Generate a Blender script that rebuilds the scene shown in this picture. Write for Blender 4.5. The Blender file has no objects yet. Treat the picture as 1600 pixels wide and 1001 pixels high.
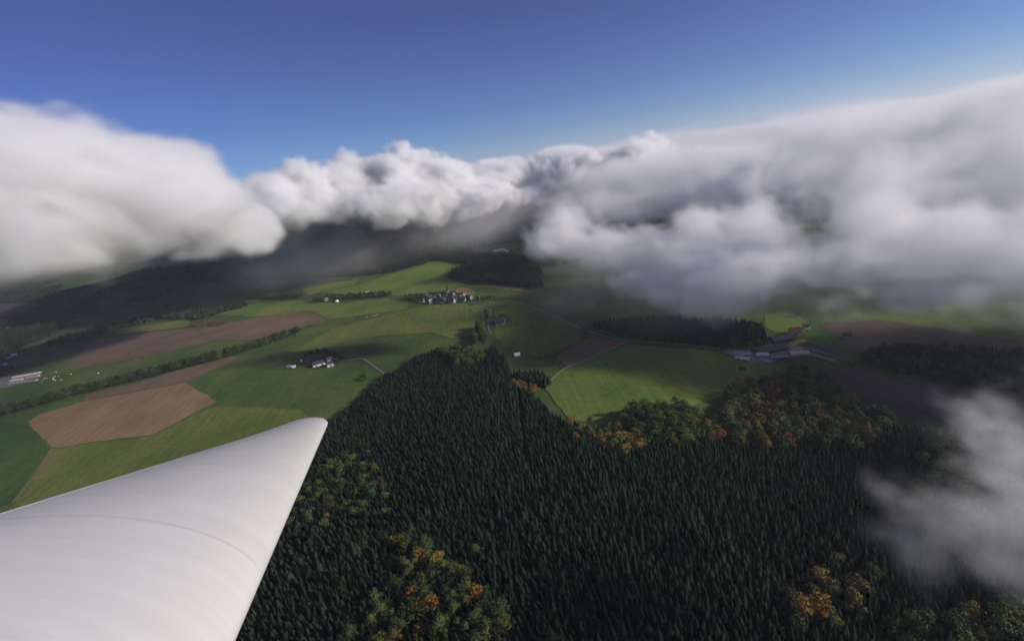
import bpy, bmesh, math, random
import numpy as np
from mathutils import Matrix, Vector, geometry

# ------------------------------------------------------------------ camera
sc = bpy.context.scene
col = sc.collection
CAM_H, FPX = 300.0, 750.0                 # metres above the valley, focal length in photo pixels
PITCH, ROLL = math.radians(17.5), math.radians(9.0)
FW = np.array([0, math.cos(PITCH), -math.sin(PITCH)])
U0 = np.array([0, math.sin(PITCH), math.cos(PITCH)])
R0 = np.array([1.0, 0, 0])
RT = math.cos(ROLL) * R0 - math.sin(ROLL) * U0
UP = math.sin(ROLL) * R0 + math.cos(ROLL) * U0
cam = bpy.data.cameras.new('camera')
cam_ob = bpy.data.objects.new('camera', cam); col.objects.link(cam_ob)
mw = Matrix([list(RT) + [0], list(UP) + [0], list(-FW) + [0], [0, 0, 0, 1]]).transposed()
mw.translation = Vector((0, 0, CAM_H)); cam_ob.matrix_world = mw
cam.sensor_width = 36; cam.lens = 36 * FPX / 1600
cam.clip_start = 0.05; cam.clip_end = 80000
sc.camera = cam_ob

# ------------------------------------------------------------------ light
SUN_AZ, SUN_EL = math.radians(104), math.radians(21)     # low sun on the right
world = bpy.data.worlds.new('World'); sc.world = world; world.use_nodes = True
wn = world.node_tree
sky = wn.nodes.new('ShaderNodeTexSky'); sky.sky_type = 'NISHITA'; sky.sun_disc = False
sky.sun_elevation = SUN_EL; sky.sun_rotation = SUN_AZ
sky.altitude = 2500; sky.air_density = 1.0; sky.dust_density = 0.0; sky.ozone_density = 10.0
bg = wn.nodes['Background']; bg.inputs[1].default_value = 0.085
hue = wn.nodes.new('ShaderNodeMix'); hue.data_type = 'RGBA'; hue.blend_type = 'MULTIPLY'; hue.inputs[0].default_value = 1.0; hue.inputs[0].default_value = 1.0
tc = wn.nodes.new('ShaderNodeTexCoord'); sx = wn.nodes.new('ShaderNodeSeparateXYZ'); wn.links.new(tc.outputs['Generated'], sx.inputs[0])
rp = wn.nodes.new('ShaderNodeValToRGB'); wn.links.new(sx.outputs[2], rp.inputs[0])      # pale blue air low down, violet blue above
rp.color_ramp.elements[0].position = 0.02; rp.color_ramp.elements[0].color = (1.02, 1.0, 0.98, 1); rp.color_ramp.elements[1].position = 0.26; rp.color_ramp.elements[1].color = (1.42, 0.76, 0.88, 1)
wn.links.new(rp.outputs[0], hue.inputs[7])
wn.links.new(sky.outputs[0], hue.inputs[6]); wn.links.new(hue.outputs[2], bg.inputs[0])
sun = bpy.data.lights.new('sun', 'SUN'); sun.energy = 4.8; sun.angle = math.radians(0.5); sun.color = (1, 0.92, 0.84)
sun_ob = bpy.data.objects.new('sun', sun); col.objects.link(sun_ob)
SD = Vector((math.sin(SUN_AZ) * math.cos(SUN_EL), math.cos(SUN_AZ) * math.cos(SUN_EL), math.sin(SUN_EL)))
sun_ob.rotation_euler = SD.to_track_quat('Z', 'Y').to_euler()
sc.view_settings.view_transform = 'Standard'; sc.view_settings.look = 'None'
sc.view_settings.gamma = 1; sc.view_settings.use_curve_mapping = False
sc.view_settings.exposure = 0.1
cy = sc.cycles
cy.max_bounces = 12; cy.volume_bounces = 8; cy.diffuse_bounces = 3; cy.glossy_bounces = 3; cy.transparent_max_bounces = 16
cy.volume_step_rate = 1.8; cy.volume_max_steps = 256
cy.use_denoising = True; cy.use_adaptive_sampling = True; cy.adaptive_threshold = 0.03
cy.sample_clamp_indirect = 6

# ------------------------------------------------------------------ helpers
rng = np.random.default_rng(11)
random.seed(5)

def tag(o, label=None, cat=None, group=None, kind=None):
    if label: o['label'] = label
    if cat: o['category'] = cat
    if group: o['group'] = group
    if kind: o['kind'] = kind
    return o

def link(name, data, parent=None):
    o = bpy.data.objects.new(name, data); col.objects.link(o)
    if parent: o.parent = parent
    return o

def mesh(name, verts, faces, mat=None, smooth=False):
    me = bpy.data.meshes.new(name); me.from_pydata([tuple(v) for v in verts], [], [tuple(f) for f in faces]); me.update()
    if mat: me.materials.append(mat)
    if smooth: me.polygons.foreach_set('use_smooth', [True] * len(me.polygons))
    return me

class NT:
    def __init__(s, name):
        s.m = bpy.data.materials.new(name); s.m.use_nodes = True; s.t = s.m.node_tree
        s.b = s.t.nodes['Principled BSDF']; s.b.inputs['Roughness'].default_value = 0.95; s.b.inputs['Specular IOR Level'].default_value = 0.1
    def n(s, kind, **kw):
        x = s.t.nodes.new(kind)
        for k, v in kw.items(): setattr(x, k, v)
        return x
    def l(s, a, b): s.t.links.new(a, b)
    def noise(s, vec, scale, detail=4, rough=0.55):
        x = s.n('ShaderNodeTexNoise'); x.inputs['Scale'].default_value = scale; x.inputs['Detail'].default_value = detail; x.inputs['Roughness'].default_value = rough
        if vec is not None: s.l(vec, x.inputs['Vector'])
        return x.outputs['Fac']
    def ramp(s, fac, stops):
        x = s.n('ShaderNodeValToRGB'); e = x.color_ramp.elements
        while len(e) < len(stops): e.new(0.5)
        for i, (p, c) in enumerate(stops): e[i].position = p; e[i].color = (*c, 1)
        s.l(fac, x.inputs[0]); return x.outputs[0]
    def mix(s, fac, a, b, mode='MIX'):
        x = s.n('ShaderNodeMix', data_type='RGBA', blend_type=mode)
        for sock, v in ((x.inputs[0], fac), (x.inputs[6], a), (x.inputs[7], b)):
            if isinstance(v, (int, float)): sock.default_value = v
            elif isinstance(v, tuple): sock.default_value = (*v, 1)
            else: s.l(v, sock)
        return x.outputs[2]
    def pos(s): return s.n('ShaderNodeNewGeometry').outputs['Position']
    def mapped(s, vec, scale=(1, 1, 1), rot=0):
        x = s.n('ShaderNodeMapping'); x.inputs['Scale'].default_value = scale; x.inputs['Rotation'].default_value = (0, 0, rot); s.l(vec, x.inputs[0]); return x.outputs[0]
    def color(s, c):
        if isinstance(c, tuple): s.b.inputs['Base Color'].default_value = (*c, 1)
        else: s.l(c, s.b.inputs['Base Color'])
        return s
    def bump(s, h, strength, dist):
        x = s.n('ShaderNodeBump'); x.inputs['Strength'].default_value = strength; x.inputs['Distance'].default_value = dist
        s.l(h, x.inputs['Height']); s.l(x.outputs[0], s.b.inputs['Normal'])

# ------------------------------------------------------------------ terrain
BUMPS = [  # cx, cy, height, sx, sy, rotation
    (20, 430, 26, 210, 260, 0.1), (270, 430, -20, 70, 190, -0.5), (370, 540, 14, 110, 130, 0), (620, 520, -12, 200, 200, 0),
    (-620, 800, 24, 380, 150, 0.15), (-1250, 1100, -14, 500, 190, 0.1), (-500, 1150, 16, 500, 160, 0.1), (-150, 1080, 8, 260, 150, 0),
    (-200, 1650, 14, 400, 260, 0), (-1600, 1900, -20, 700, 300, 0), (350, 1150, 14, 300, 180, 0), (60, 700, -8, 160, 110, 0),
    (-300, 3000, 90, 1300, 500, 0), (1500, 2900, 80, 900, 600, 0), (-3000, 4200, 130, 1600, 900, 0), (600, 4800, 120, 1800, 600, 0),
    (-4500, 6500, 150, 3000, 1400, 0), (3500, 6000, 140, 2500, 1500, 0), (0, 9000, 160, 6000, 1500, 0)]
def terrain(x, y):
    x = np.asarray(x, float); y = np.asarray(y, float); h = np.zeros(np.broadcast(x, y).shape)
    for cx, cyy, a, sx, sy, r in BUMPS:
        c, s = math.cos(r), math.sin(r); dx, dy = x - cx, y - cyy
        h += a * np.exp(-(((dx * c + dy * s) / sx) ** 2 + ((dy * c - dx * s) / sy) ** 2) / 1.6)
    h += 3.0 * np.sin(x / 173 + 1.3) * np.sin(y / 151 + 0.4) + 1.5 * np.sin(x / 71 + y / 97)
    return h

def ray(px, py):
    d = FW[None] * FPX + RT[None] * (np.atleast_1d(px)[:, None] - 800) + UP[None] * (500.5 - np.atleast_1d(py)[:, None])
    return d / np.linalg.norm(d, axis=1)[:, None]
TS = np.geomspace(120, 14000, 700)
def ground_at(pts):
    """photo pixels -> points where those view rays meet the terrain"""
    pts = np.atleast_2d(np.asarray(pts, float)); d = ray(pts[:, 0], pts[:, 1]); out = np.zeros((len(pts), 3))
    P = d[:, None, :] * TS[None, :, None]; P[:, :, 2] += CAM_H
    g = P[:, :, 2] - terrain(P[:, :, 0], P[:, :, 1])
    for i in range(len(pts)):
        k = np.argmax(g[i] < 0)
        if g[i, k] >= 0: k = len(TS) - 1
        k = max(k, 1); a, b = g[i, k - 1], g[i, k]; w = a / (a - b) if a != b else 0
        q = P[i, k - 1] * (1 - w) + P[i, k] * w; out[i] = (q[0], q[1], float(terrain(q[0], q[1])))
    return out
def at_dist(px, py, dist): return ray(px, py)[0] * dist + np.array([0, 0, CAM_H])
def project(P):
    q = np.asarray(P, float) - np.array([0, 0, CAM_H]); z = q @ FW
    zz = np.where(np.abs(z) < 1e-6, 1e-6, z)
    return 800 + FPX * (q @ RT) / zz, 500.5 - FPX * (q @ UP) / zz, z
def inside(poly, x, y):
    r = np.zeros(x.shape, bool); n = len(poly)
    for i in range(n):
        x1, y1 = poly[i][:2]; x2, y2 = poly[(i + 1) % n][:2]
        c = ((y1 > y) != (y2 > y)) & (x < (x2 - x1) * (y - y1) / ((y2 - y1) or 1e-9) + x1); r ^= c
    return r
def gpoly(px):
    return [tuple(v[:2]) for v in ground_at(px)]

# ground sheet: 10 m cells near, growing towards the horizon
def axis(a, b, step, far, grow=1.09):
    v = list(np.arange(a, b + 1, step)); s = step
    while v[-1] < far: s *= grow; v.append(v[-1] + s)
    return v
ys = axis(-400, 2400, 10, 26000); xp = axis(0, 1800, 10, 26000); xs = [-v for v in xp[:0:-1]] + xp
GX, GY = np.meshgrid(xs, ys); GZ = terrain(GX, GY); nx, ny = len(xs), len(ys)
gm = bpy.data.meshes.new('ground'); V = np.stack([GX, GY, GZ], -1).reshape(-1, 3)
idx = np.arange(nx * ny).reshape(ny, nx)
Q = np.stack([idx[:-1, :-1], idx[:-1, 1:], idx[1:, 1:], idx[1:, :-1]], -1).reshape(-1, 4)
gm.from_pydata(V.tolist(), [], Q.tolist()); gm.polygons.foreach_set('use_smooth', [True] * len(Q))
def pasture(name, tones, stripes=0.0, rot=0.0):
    t = NT(name); p = t.pos()
    a = t.ramp(t.noise(p, 0.006, 5, 0.6), [(0.36, tones[0]), (0.5, tones[1]), (0.64, tones[2])])
    fine = t.noise(p, 0.12, 6, 0.7)
    c = t.mix(0.55, a, t.ramp(fine, [(0.3, (0.55, 0.55, 0.55)), (0.7, (1.3, 1.3, 1.25))]), 'MULTIPLY')
    if stripes:
        s = t.noise(t.mapped(p, (0.25, 0.008, 0.1), rot), 1.0, 3)
        c = t.mix(stripes, c, t.ramp(s, [(0.35, (0.6, 0.6, 0.62)), (0.65, (1.35, 1.3, 1.2))]), 'MULTIPLY')
    t.color(c); t.bump(fine, 0.5, 1.2); return t.m
GREEN = [(0.042, 0.078, 0.024), (0.062, 0.105, 0.028), (0.105, 0.130, 0.038)]
M_GRASS = pasture('pasture_grass', GREEN, 0.25, 0.5)
gm.materials.append(M_GRASS)
tag(link('ground', gm), 'rolling green pasture land under the aircraft reaching to the clouds', 'ground', kind='structure')

def drape(name, px, mat, label, cat='field', lift=0.35, cell=14, world_poly=None):
    """a field as its own sheet, cut to its outline and laid on the terrain"""
    b = world_poly or gpoly(px); pts = []
    for i in range(len(b)):
        p, q = np.array(b[i]), np.array(b[(i + 1) % len(b)]); n = max(1, int(np.linalg.norm(q - p) / cell))
        for k in range(n): pts.append(tuple(p + (q - p) * k / n + rng.normal(0, 1.1, 2)))
    nb = len(pts); A = np.array(pts); ext = A.max(0) - A.min(0); cell = max(cell, math.sqrt(max(ext[0] * ext[1], 1) / 6000))
    X, Y = np.meshgrid(np.arange(A[:, 0].min(), A[:, 0].max(), cell), np.arange(A[:, 1].min(), A[:, 1].max(), cell))
    m = inside(pts, X.ravel(), Y.ravel()); pts2 = [Vector(p) for p in pts] + [Vector((x, y)) for x, y in zip(X.ravel()[m], Y.ravel()[m])]
    v, e, f = geometry.delaunay_2d_cdt(pts2, [], [list(range(nb))], 1, 0.01)[:3]
    vv = np.array([(p.x, p.y) for p in v]); z = terrain(vv[:, 0], vv[:, 1]) + lift
    me = mesh(name, np.column_stack([vv, z]), f, mat, True)
    return tag(link(name, me), label, cat, kind='structure')

def soil(name, c1, c2, rot, rows=0.5):
    t = NT(name); p = t.pos()
    a = t.ramp(t.noise(p, 0.012, 6, 0.62), [(0.35, c1), (0.65, c2)])
    s = t.noise(t.mapped(p, (0.45, 0.012, 0.1), rot), 1.0, 4, 0.6)
    c = t.mix(rows, a, t.ramp(s, [(0.34, (0.55, 0.55, 0.55)), (0.66, (1.4, 1.36, 1.3))]), 'MULTIPLY')
    t.color(c); t.bump(s, 0.6, 1.0); return t.m
M_TAN = soil('stubble_soil', (0.185, 0.124, 0.072), (0.245, 0.170, 0.098), 0.45, 0.6)
M_BROWN = soil('ploughed_soil', (0.130, 0.087, 0.060), (0.180, 0.122, 0.084), 1.2)
M_DARKSOIL = soil('shade_darkened_soil', (0.060, 0.046, 0.038), (0.088, 0.066, 0.053), -0.6)  # cloud shade over the fields is put into this darker, greyer brown
M_STRAW = soil('straw_stubble', (0.22, 0.16, 0.07), (0.30, 0.21, 0.10), 0.8, 0.3)
M_OLIVE = pasture('olive_meadow', [(0.080, 0.118, 0.030), (0.115, 0.145, 0.037), (0.160, 0.160, 0.046)], 0.35, 1.3)
M_BRIGHT = pasture('bright_meadow', [(0.078, 0.135, 0.030), (0.115, 0.175, 0.036), (0.170, 0.195, 0.046)], 0.3, 0.9)
M_DEEP = pasture('deep_green_meadow', [(0.032, 0.066, 0.022), (0.042, 0.084, 0.026), (0.058, 0.100, 0.030)], 0.3, -0.4)
M_YEL = pasture('yellowish_meadow', [(0.115, 0.145, 0.030), (0.170, 0.180, 0.040), (0.200, 0.185, 0.048)], 0.35, 0.3)

F = [
 ('stubble_field', [(42, 660), (60, 648), (130, 627), (210, 612), (290, 598), (338, 628), (302, 646), (237, 680), (150, 690), (82, 700)], M_TAN, 'light brown stubble field with pointed corners above the wing'),
 ('ploughed_field', [(131, 626), (133, 617), (200, 602), (290, 575), (362, 556), (374, 558), (340, 574), (291, 597), (210, 611)], M_BROWN, 'long narrow dark brown strip behind the light brown stubble field'),
 ('ploughed_field', [(103, 577), (120, 557), (135, 540), (160, 529), (220, 521), (290, 513), (303, 511), (320, 525), (345, 531), (230, 556), (170, 568)], M_BROWN, 'brown ploughed field on the left slope behind the hedge'),
 ('ploughed_field', [(304, 511), (400, 497), (462, 486), (485, 487), (512, 500), (460, 514), (400, 530), (346, 532), (321, 525)], M_BROWN, 'reddish brown ploughed field left of the meadow ridge'),
 ('ploughed_field', [(870, 560), (878, 548), (905, 536), (926, 521), (950, 530), (977, 533), (930, 555), (900, 568), (886, 573)], M_BROWN, 'small brown ploughed wedge beside the country road'),
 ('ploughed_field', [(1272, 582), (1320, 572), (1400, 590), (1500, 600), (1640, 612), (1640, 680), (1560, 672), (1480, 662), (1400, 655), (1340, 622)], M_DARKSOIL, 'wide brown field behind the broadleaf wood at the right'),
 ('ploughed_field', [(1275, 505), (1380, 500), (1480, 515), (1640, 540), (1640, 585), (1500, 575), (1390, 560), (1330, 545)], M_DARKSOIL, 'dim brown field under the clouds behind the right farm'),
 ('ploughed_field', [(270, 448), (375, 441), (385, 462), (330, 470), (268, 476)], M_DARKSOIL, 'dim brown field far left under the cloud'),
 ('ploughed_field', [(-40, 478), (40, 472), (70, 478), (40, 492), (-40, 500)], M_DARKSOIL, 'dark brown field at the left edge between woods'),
 ('stubble_field', [(742, 447), (756, 443), (790, 446), (822, 451), (815, 455), (780, 451)], M_STRAW, 'narrow straw coloured strip at the far forest edge'),
 ('stubble_field', [(690, 458), (705, 452), (722, 449), (740, 453), (744, 458), (736, 461)], M_STRAW, 'small straw coloured field behind the village church'),
 ('stubble_field', [(1228, 537), (1240, 533), (1256, 530), (1262, 533), (1240, 539)], M_STRAW, 'pale trampled yard between the right farm sheds'),
 ('meadow', [(850, 606), (866, 592), (884, 576), (903, 569), (930, 558), (980, 538), (1050, 545), (1110, 548), (1150, 562), (1240, 572), (1200, 604), (1120, 622), (1040, 650), (960, 668), (890, 655)], M_BRIGHT, 'bright green meadow between the spruce forest and the right farm'),
 ('meadow', [(775, 490), (800, 473), (830, 481), (868, 497), (908, 516), (920, 523), (900, 535), (872, 549), (840, 558), (800, 548), (772, 525)], M_OLIVE, 'olive meadow around the lone white house'),
 ('meadow', [(640, 483), (690, 476), (742, 474), (756, 482), (758, 505), (745, 525), (705, 528), (680, 522)], M_OLIVE, 'olive meadow in front of the village'),
 ('meadow', [(520, 512), (600, 494), (638, 484), (676, 520), (600, 524), (540, 532), (500, 545), (450, 552)], M_OLIVE, 'olive ridge meadow left of the pale track'),
 ('meadow', [(330, 492), (400, 474), (470, 470), (540, 474), (600, 466), (640, 470), (636, 482), (575, 492), (514, 499), (484, 485), (400, 495)], M_BRIGHT, 'bright green meadow below the tree row'),
 ('meadow', [(176, 522), (230, 508), (294, 498), (302, 509), (220, 519)], M_YEL, 'small yellow green meadow beside the scrub plot'),
 ('meadow', [(472, 452), (520, 442), (562, 436), (552, 446), (508, 456), (482, 461)], M_YEL, 'yellowish strip of meadow in front of the far forest'),
 ('meadow', [(500, 458), (560, 446), (600, 432), (650, 415), (690, 406), (705, 414), (690, 430), (730, 445), (690, 456), (630, 462)], M_BRIGHT, 'sunlit green meadow rising to the far forest'),
 ('meadow', [(-30, 660), (40, 662), (80, 702), (50, 740), (20, 785), (-30, 800)], M_DEEP, 'deep green meadow at the left edge above the wing'),
 ('meadow', [(84, 702), (150, 692), (238, 682), (304, 648), (342, 634), (470, 640), (500, 680), (380, 760), (60, 860), (-20, 830), (24, 788)], M_OLIVE, 'olive green meadow right behind the wing edge'),
 ('meadow', [(1195, 492), (1225, 488), (1262, 500), (1258, 518), (1215, 520), (1196, 512)], M_BRIGHT, 'small green meadow in the mist behind the right farm'),
]
M_PLAIN = M_BRIGHT
for k, (nm, px, mt, lb) in enumerate(F): drape(nm, px, mt, lb, lift=0.30 + 0.02 * k)

def ribbon(name, px, width, mat, label, lift=0.8, cat='road'):
    P = ground_at(px)[:, :2]; pts = []
    for i in range(len(P) - 1):
        p0, p1, p2, p3 = P[max(i - 1, 0)], P[i], P[i + 1], P[min(i + 2, len(P) - 1)]
        n = max(2, int(np.linalg.norm(p2 - p1) / 6))
        for k in range(n):
            t = k / n; pts.append(0.5 * (2 * p1 + (p2 - p0) * t + (2 * p0 - 5 * p1 + 4 * p2 - p3) * t * t + (3 * p1 - p0 - 3 * p2 + p3) * t ** 3))
    pts.append(P[-1]); pts = np.array(pts); d = np.gradient(pts, axis=0); d /= np.linalg.norm(d, axis=1)[:, None] + 1e-9
    nn = np.column_stack([-d[:, 1], d[:, 0]]); w = width / 2 * (1 + rng.normal(0, 0.05, len(pts)))[:, None]
    L, Rr = pts + nn * w, pts - nn * w; v = []
    for a in (L, Rr): v += np.column_stack([a, terrain(a[:, 0], a[:, 1]) + lift]).tolist()
    n = len(pts); f = [(i, i + 1, n + i + 1, n + i) for i in range(n - 1)]
    return tag(link(name, mesh(name, v, f, mat)), label, cat, kind='structure')
def plain(name, c1, c2, scale=0.3, rough=0.9):
    t = NT(name); t.color(t.ramp(t.noise(t.pos(), scale, 5), [(0.3, c1), (0.7, c2)])); t.b.inputs['Roughness'].default_value = rough; return t.m
M_ASPH = plain('road_asphalt', (0.12, 0.12, 0.115), (0.18, 0.175, 0.165))
M_TRACK = plain('gravel_track', (0.20, 0.17, 0.12), (0.28, 0.24, 0.17))
M_FAINT = plain('worn_grass_track', (0.12, 0.12, 0.05), (0.16, 0.15, 0.07))
M_CONC = plain('yard_concrete', (0.13, 0.125, 0.115), (0.22, 0.205, 0.185))
ribbon('road', [(772, 466), (792, 470), (826, 478), (868, 495), (905, 512), (940, 524), (962, 530), (980, 532), (1060, 538), (1130, 546)], 5.2, M_ASPH, 'pale country road running from the village to the right farm')
ribbon('track', [(841, 608), (858, 597), (872, 584), (886, 574), (905, 567), (930, 556), (960, 543), (980, 533)], 4, M_TRACK, 'gravel track curving round the brown wedge field', cat='track')
ribbon('track', [(522, 566), (545, 563), (566, 561), (576, 566), (590, 577), (612, 592)], 3.6, M_ASPH, 'driveway bending from the left farmstead to the forest', cat='track')
ribbon('road', [(735, 472), (745, 477), (762, 483), (766, 488), (763, 498), (763, 510), (768, 524)], 3.8, M_ASPH, 'lane from the village past the white house into the forest')
ribbon('track', [(638, 483), (650, 494), (664, 508), (676, 520)], 5, M_FAINT, 'faint pale track dividing the ridge meadows', cat='track')
ribbon('track', [(998, 545), (1016, 558), (1034, 578)], 3, M_FAINT, 'faint tractor line across the bright meadow', cat='track')
ribbon('track', [(82, 701), (60, 735), (22, 785)], 6, M_FAINT, 'grassy boundary line below the stubble field corner', cat='track')
ribbon('track', [(302, 512), (306, 520), (312, 526), (345, 532)], 4, M_FAINT, 'pale path between the two left ploughed fields', cat='track')
drape('farmyard', [(1130, 548), (1142, 544), (1180, 544), (1215, 538), (1262, 540), (1320, 562), (1300, 566), (1262, 556), (1215, 562), (1206, 568), (1190, 571), (1150, 562)], M_CONC, 'grey concrete yard around the right farm sheds', 'yard', lift=0.95)
drape('farmyard', [(476, 572), (490, 564), (520, 560), (530, 566), (516, 573), (494, 577)], M_DARKSOIL, 'dark yard around the left farmstead', 'yard', lift=0.95)
drape('farmyard', [(-30, 590), (16, 588), (66, 580), (66, 588), (20, 604), (-30, 612)], M_CONC, 'pale concrete yard at the left edge farm', 'yard', lift=0.95)

# ------------------------------------------------------------------ trees
def leaf_mat(name, rough=0.9):
    t = NT(name); a = t.n('ShaderNodeAttribute'); a.attribute_type = 'INSTANCER'; a.attribute_name = 'tint'
    r = t.n('ShaderNodeAttribute'); r.attribute_type = 'GEOMETRY'; r.attribute_name = 'shade'      # leaf to leaf colour variety
    c = t.mix(1.0, a.outputs['Color'], t.ramp(r.outputs['Fac'], [(0, (0.6, 0.62, 0.6)), (1, (1.4, 1.38, 1.3))]), 'MULTIPLY')
    t.color(c); t.b.inputs['Roughness'].default_value = rough
    return t.m
M_NEEDLE = leaf_mat('spruce_needles'); M_LEAF = leaf_mat('broad_leaves')
M_BARK = plain('bark', (0.035, 0.028, 0.022), (0.06, 0.048, 0.038), 2.0)

def add_shade(me, val):
    at = me.attributes.new('shade', 'FLOAT', 'FACE'); at.data.foreach_set('value', np.asarray(val, np.float32))
def tube(path, radii, n=6):
    v, f = [], []
    for i, (p, r) in enumerate(zip(path, radii)):
        for k in range(n): a = 2 * math.pi * k / n; v.append((p[0] + r * math.cos(a), p[1] + r * math.sin(a), p[2]))
    for i in range(len(path) - 1):
        for k in range(n): a, b = i * n + k, i * n + (k + 1) % n; f.append((a, b, b + n, a + n))
    return v, f

def spruce_meshes(seed):      # unit height
    r = random.Random(seed); v, f, sh = [], [], []
    tiers = 15
    for i in range(tiers):
        z = 0.20 + 0.78 * (i / (tiers - 1)) ** 0.92; rad = 0.245 * (1 - ((z - 0.2) / 0.82)) ** 0.72 + 0.012
        nb = 9 if i < 9 else 7
        for k in range(nb):
            a = 2 * math.pi * (k + r.random() * 0.7) / nb + i * 0.6; L = rad * r.uniform(0.75, 1.2); w = L * 0.42 + 0.008
            zz = z + r.uniform(-0.015, 0.015); drop = L * r.uniform(0.35, 0.75)
            c, s = math.cos(a), math.sin(a); b = len(v)
            v += [(0.0, 0.0, zz + 0.035), (c * L * 0.6 - s * w, s * L * 0.6 + c * w, zz - drop * 0.55), (c * L, s * L, zz - drop), (c * L * 0.6 + s * w, s * L * 0.6 - c * w, zz - drop * 0.55), (c * L * 0.62, s * L * 0.62, zz - drop * 0.25 + 0.012)]
            f += [(b, b + 1, b + 4), (b + 1, b + 2, b + 4), (b + 2, b + 3, b + 4), (b + 3, b, b + 4)]; q = r.random(); sh += [q, q, q * 0.8, q * 0.9]
    me = mesh('crown', v, f, M_NEEDLE); add_shade(me, sh)
    tv, tf = tube([(0, 0, -0.02), (0, 0, 0.3), (0, 0, 0.97)], [0.014, 0.011, 0.002]); return me, mesh('trunk', tv, tf, M_BARK)

def broad_meshes(seed, wide, nleaf=850, sparse=False):       # unit height
    r = np.random.default_rng(seed); lobes = []
    nl = 15
    for i in range(nl):
        a = r.uniform(0, 2 * math.pi); rr = wide * math.sqrt(r.uniform(0, 1)) * 0.72; z = r.uniform(0.42, 0.84) - 0.25 * (rr / wide) ** 2
        lobes.append((rr * math.cos(a), rr * math.sin(a), z, r.uniform(0.11, 0.19)))
    lobes.append((0, 0, 0.84, 0.15))
    v, f, sh = [], [], []
    per = nleaf // len(lobes)
    for (x, y, z, R) in lobes:
        lt = r.uniform(0.25, 0.75)
        for k in range(per):
            d = r.normal(size=3); d /= np.linalg.norm(d)
            if d[2] < -0.5: d[2] *= -0.6
            rad = R * r.uniform(0.78, 1.06); c = np.array([x, y, z]) + d * rad * np.array([1.1, 1.1, 0.9])
            nrm = d + r.normal(0, 0.45, 3); nrm /= np.linalg.norm(nrm)
            t = np.cross(nrm, r.normal(size=3)); t /= np.linalg.norm(t); b2 = np.cross(nrm, t); s = r.uniform(0.018, 0.036) * (0.8 if sparse else 1)
            b = len(v); v += [tuple(c + t * s), tuple(c + b2 * s * 0.8), tuple(c - t * s), tuple(c - b2 * s * 0.8)]; f.append((b, b + 1, b + 2, b + 3)); sh.append(min(1, max(0, lt + r.normal(0, 0.22))))
    me = mesh('crown', v, f, M_LEAF); add_shade(me, sh)
    tv, tf = tube([(0, 0, -0.02), (0.005, 0, 0.2), (0.01, 0.01, 0.45), (0, 0, 0.75)], [0.024, 0.018, 0.012, 0.004])
    for (x, y, z, R) in lobes[:7]:
        lv, lf = tube([(0.005, 0, 0.28), (x * 0.5, y * 0.5, (z + 0.25) / 2), (x, y, z)], [0.009, 0.006, 0.002], 4); o = len(tv); tv += lv; tf += [tuple(q + o for q in g) for g in lf]
    return me, mesh('trunk', tv, tf, M_BARK)

SPRUCE = [spruce_meshes(s) for s in (1, 2, 3, 4)]
BROAD = [broad_meshes(s, w) for s, w in ((5, 0.34), (6, 0.40), (7, 0.30), (8, 0.37))]
def proto_collection(name, items):
    c = bpy.data.collections.new(name)
    for i, (cr, tr) in enumerate(items):
        a = np.empty(len(cr.vertices) * 3); cr.vertices.foreach_get('co', a); b = np.empty(len(tr.vertices) * 3); tr.vertices.foreach_get('co', b)
        V = np.vstack([a.reshape(-1, 3), b.reshape(-1, 3)]); o = len(cr.vertices)
        fc = [tuple(p.vertices) for p in cr.polygons] + [tuple(q + o for q in p.vertices) for p in tr.polygons]
        me = mesh(f'{name}_{i}', V, fc); me.materials.append(cr.materials[0]); me.materials.append(M_BARK)
        me.polygons.foreach_set('material_index', [0] * len(cr.polygons) + [1] * len(tr.polygons))
        s = np.empty(len(cr.polygons), np.float32); cr.attributes['shade'].data.foreach_get('value', s); add_shade(me, np.concatenate([s, np.full(len(tr.polygons), 0.5)]))
        c.objects.link(bpy.data.objects.new(f'{name}_{i}', me))
    return c
C_SPRUCE = proto_collection('spruce_kind', SPRUCE); C_BROAD = proto_collection('broadleaf_kind', BROAD)

def scatter_group(coll):
    g = bpy.data.node_groups.new('scatter_' + coll.name, 'GeometryNodeTree')
    g.interface.new_socket('Geometry', in_out='INPUT', socket_type='NodeSocketGeometry'); g.interface.new_socket('Geometry', in_out='OUTPUT', socket_type='NodeSocketGeometry')
    N, lk = g.nodes.new, g.links.new
    gi, go = N('NodeGroupInput'), N('NodeGroupOutput'); ci = N('GeometryNodeCollectionInfo'); ci.inputs['Collection'].default_value = coll; ci.inputs['Separate Children'].default_value = True; ci.inputs['Reset Children'].default_value = True
    ip = N('GeometryNodeInstanceOnPoints'); ip.inputs['Pick Instance'].default_value = True
    def at(nm, ty):
        x = N('GeometryNodeInputNamedAttribute'); x.data_type = ty; x.inputs[0].default_value = nm; return x.outputs[0]
    lk(gi.outputs[0], ip.inputs['Points']); lk(ci.outputs[0], ip.inputs['Instance']); lk(at('kind_index', 'INT'), ip.inputs['Instance Index'])
    lk(at('turn', 'FLOAT_VECTOR'), ip.inputs['Rotation']); lk(at('size', 'FLOAT_VECTOR'), ip.inputs['Scale']); lk(ip.outputs[0], go.inputs[0]); return g
G_SPRUCE, G_BROAD = scatter_group(C_SPRUCE), scatter_group(C_BROAD)

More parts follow.
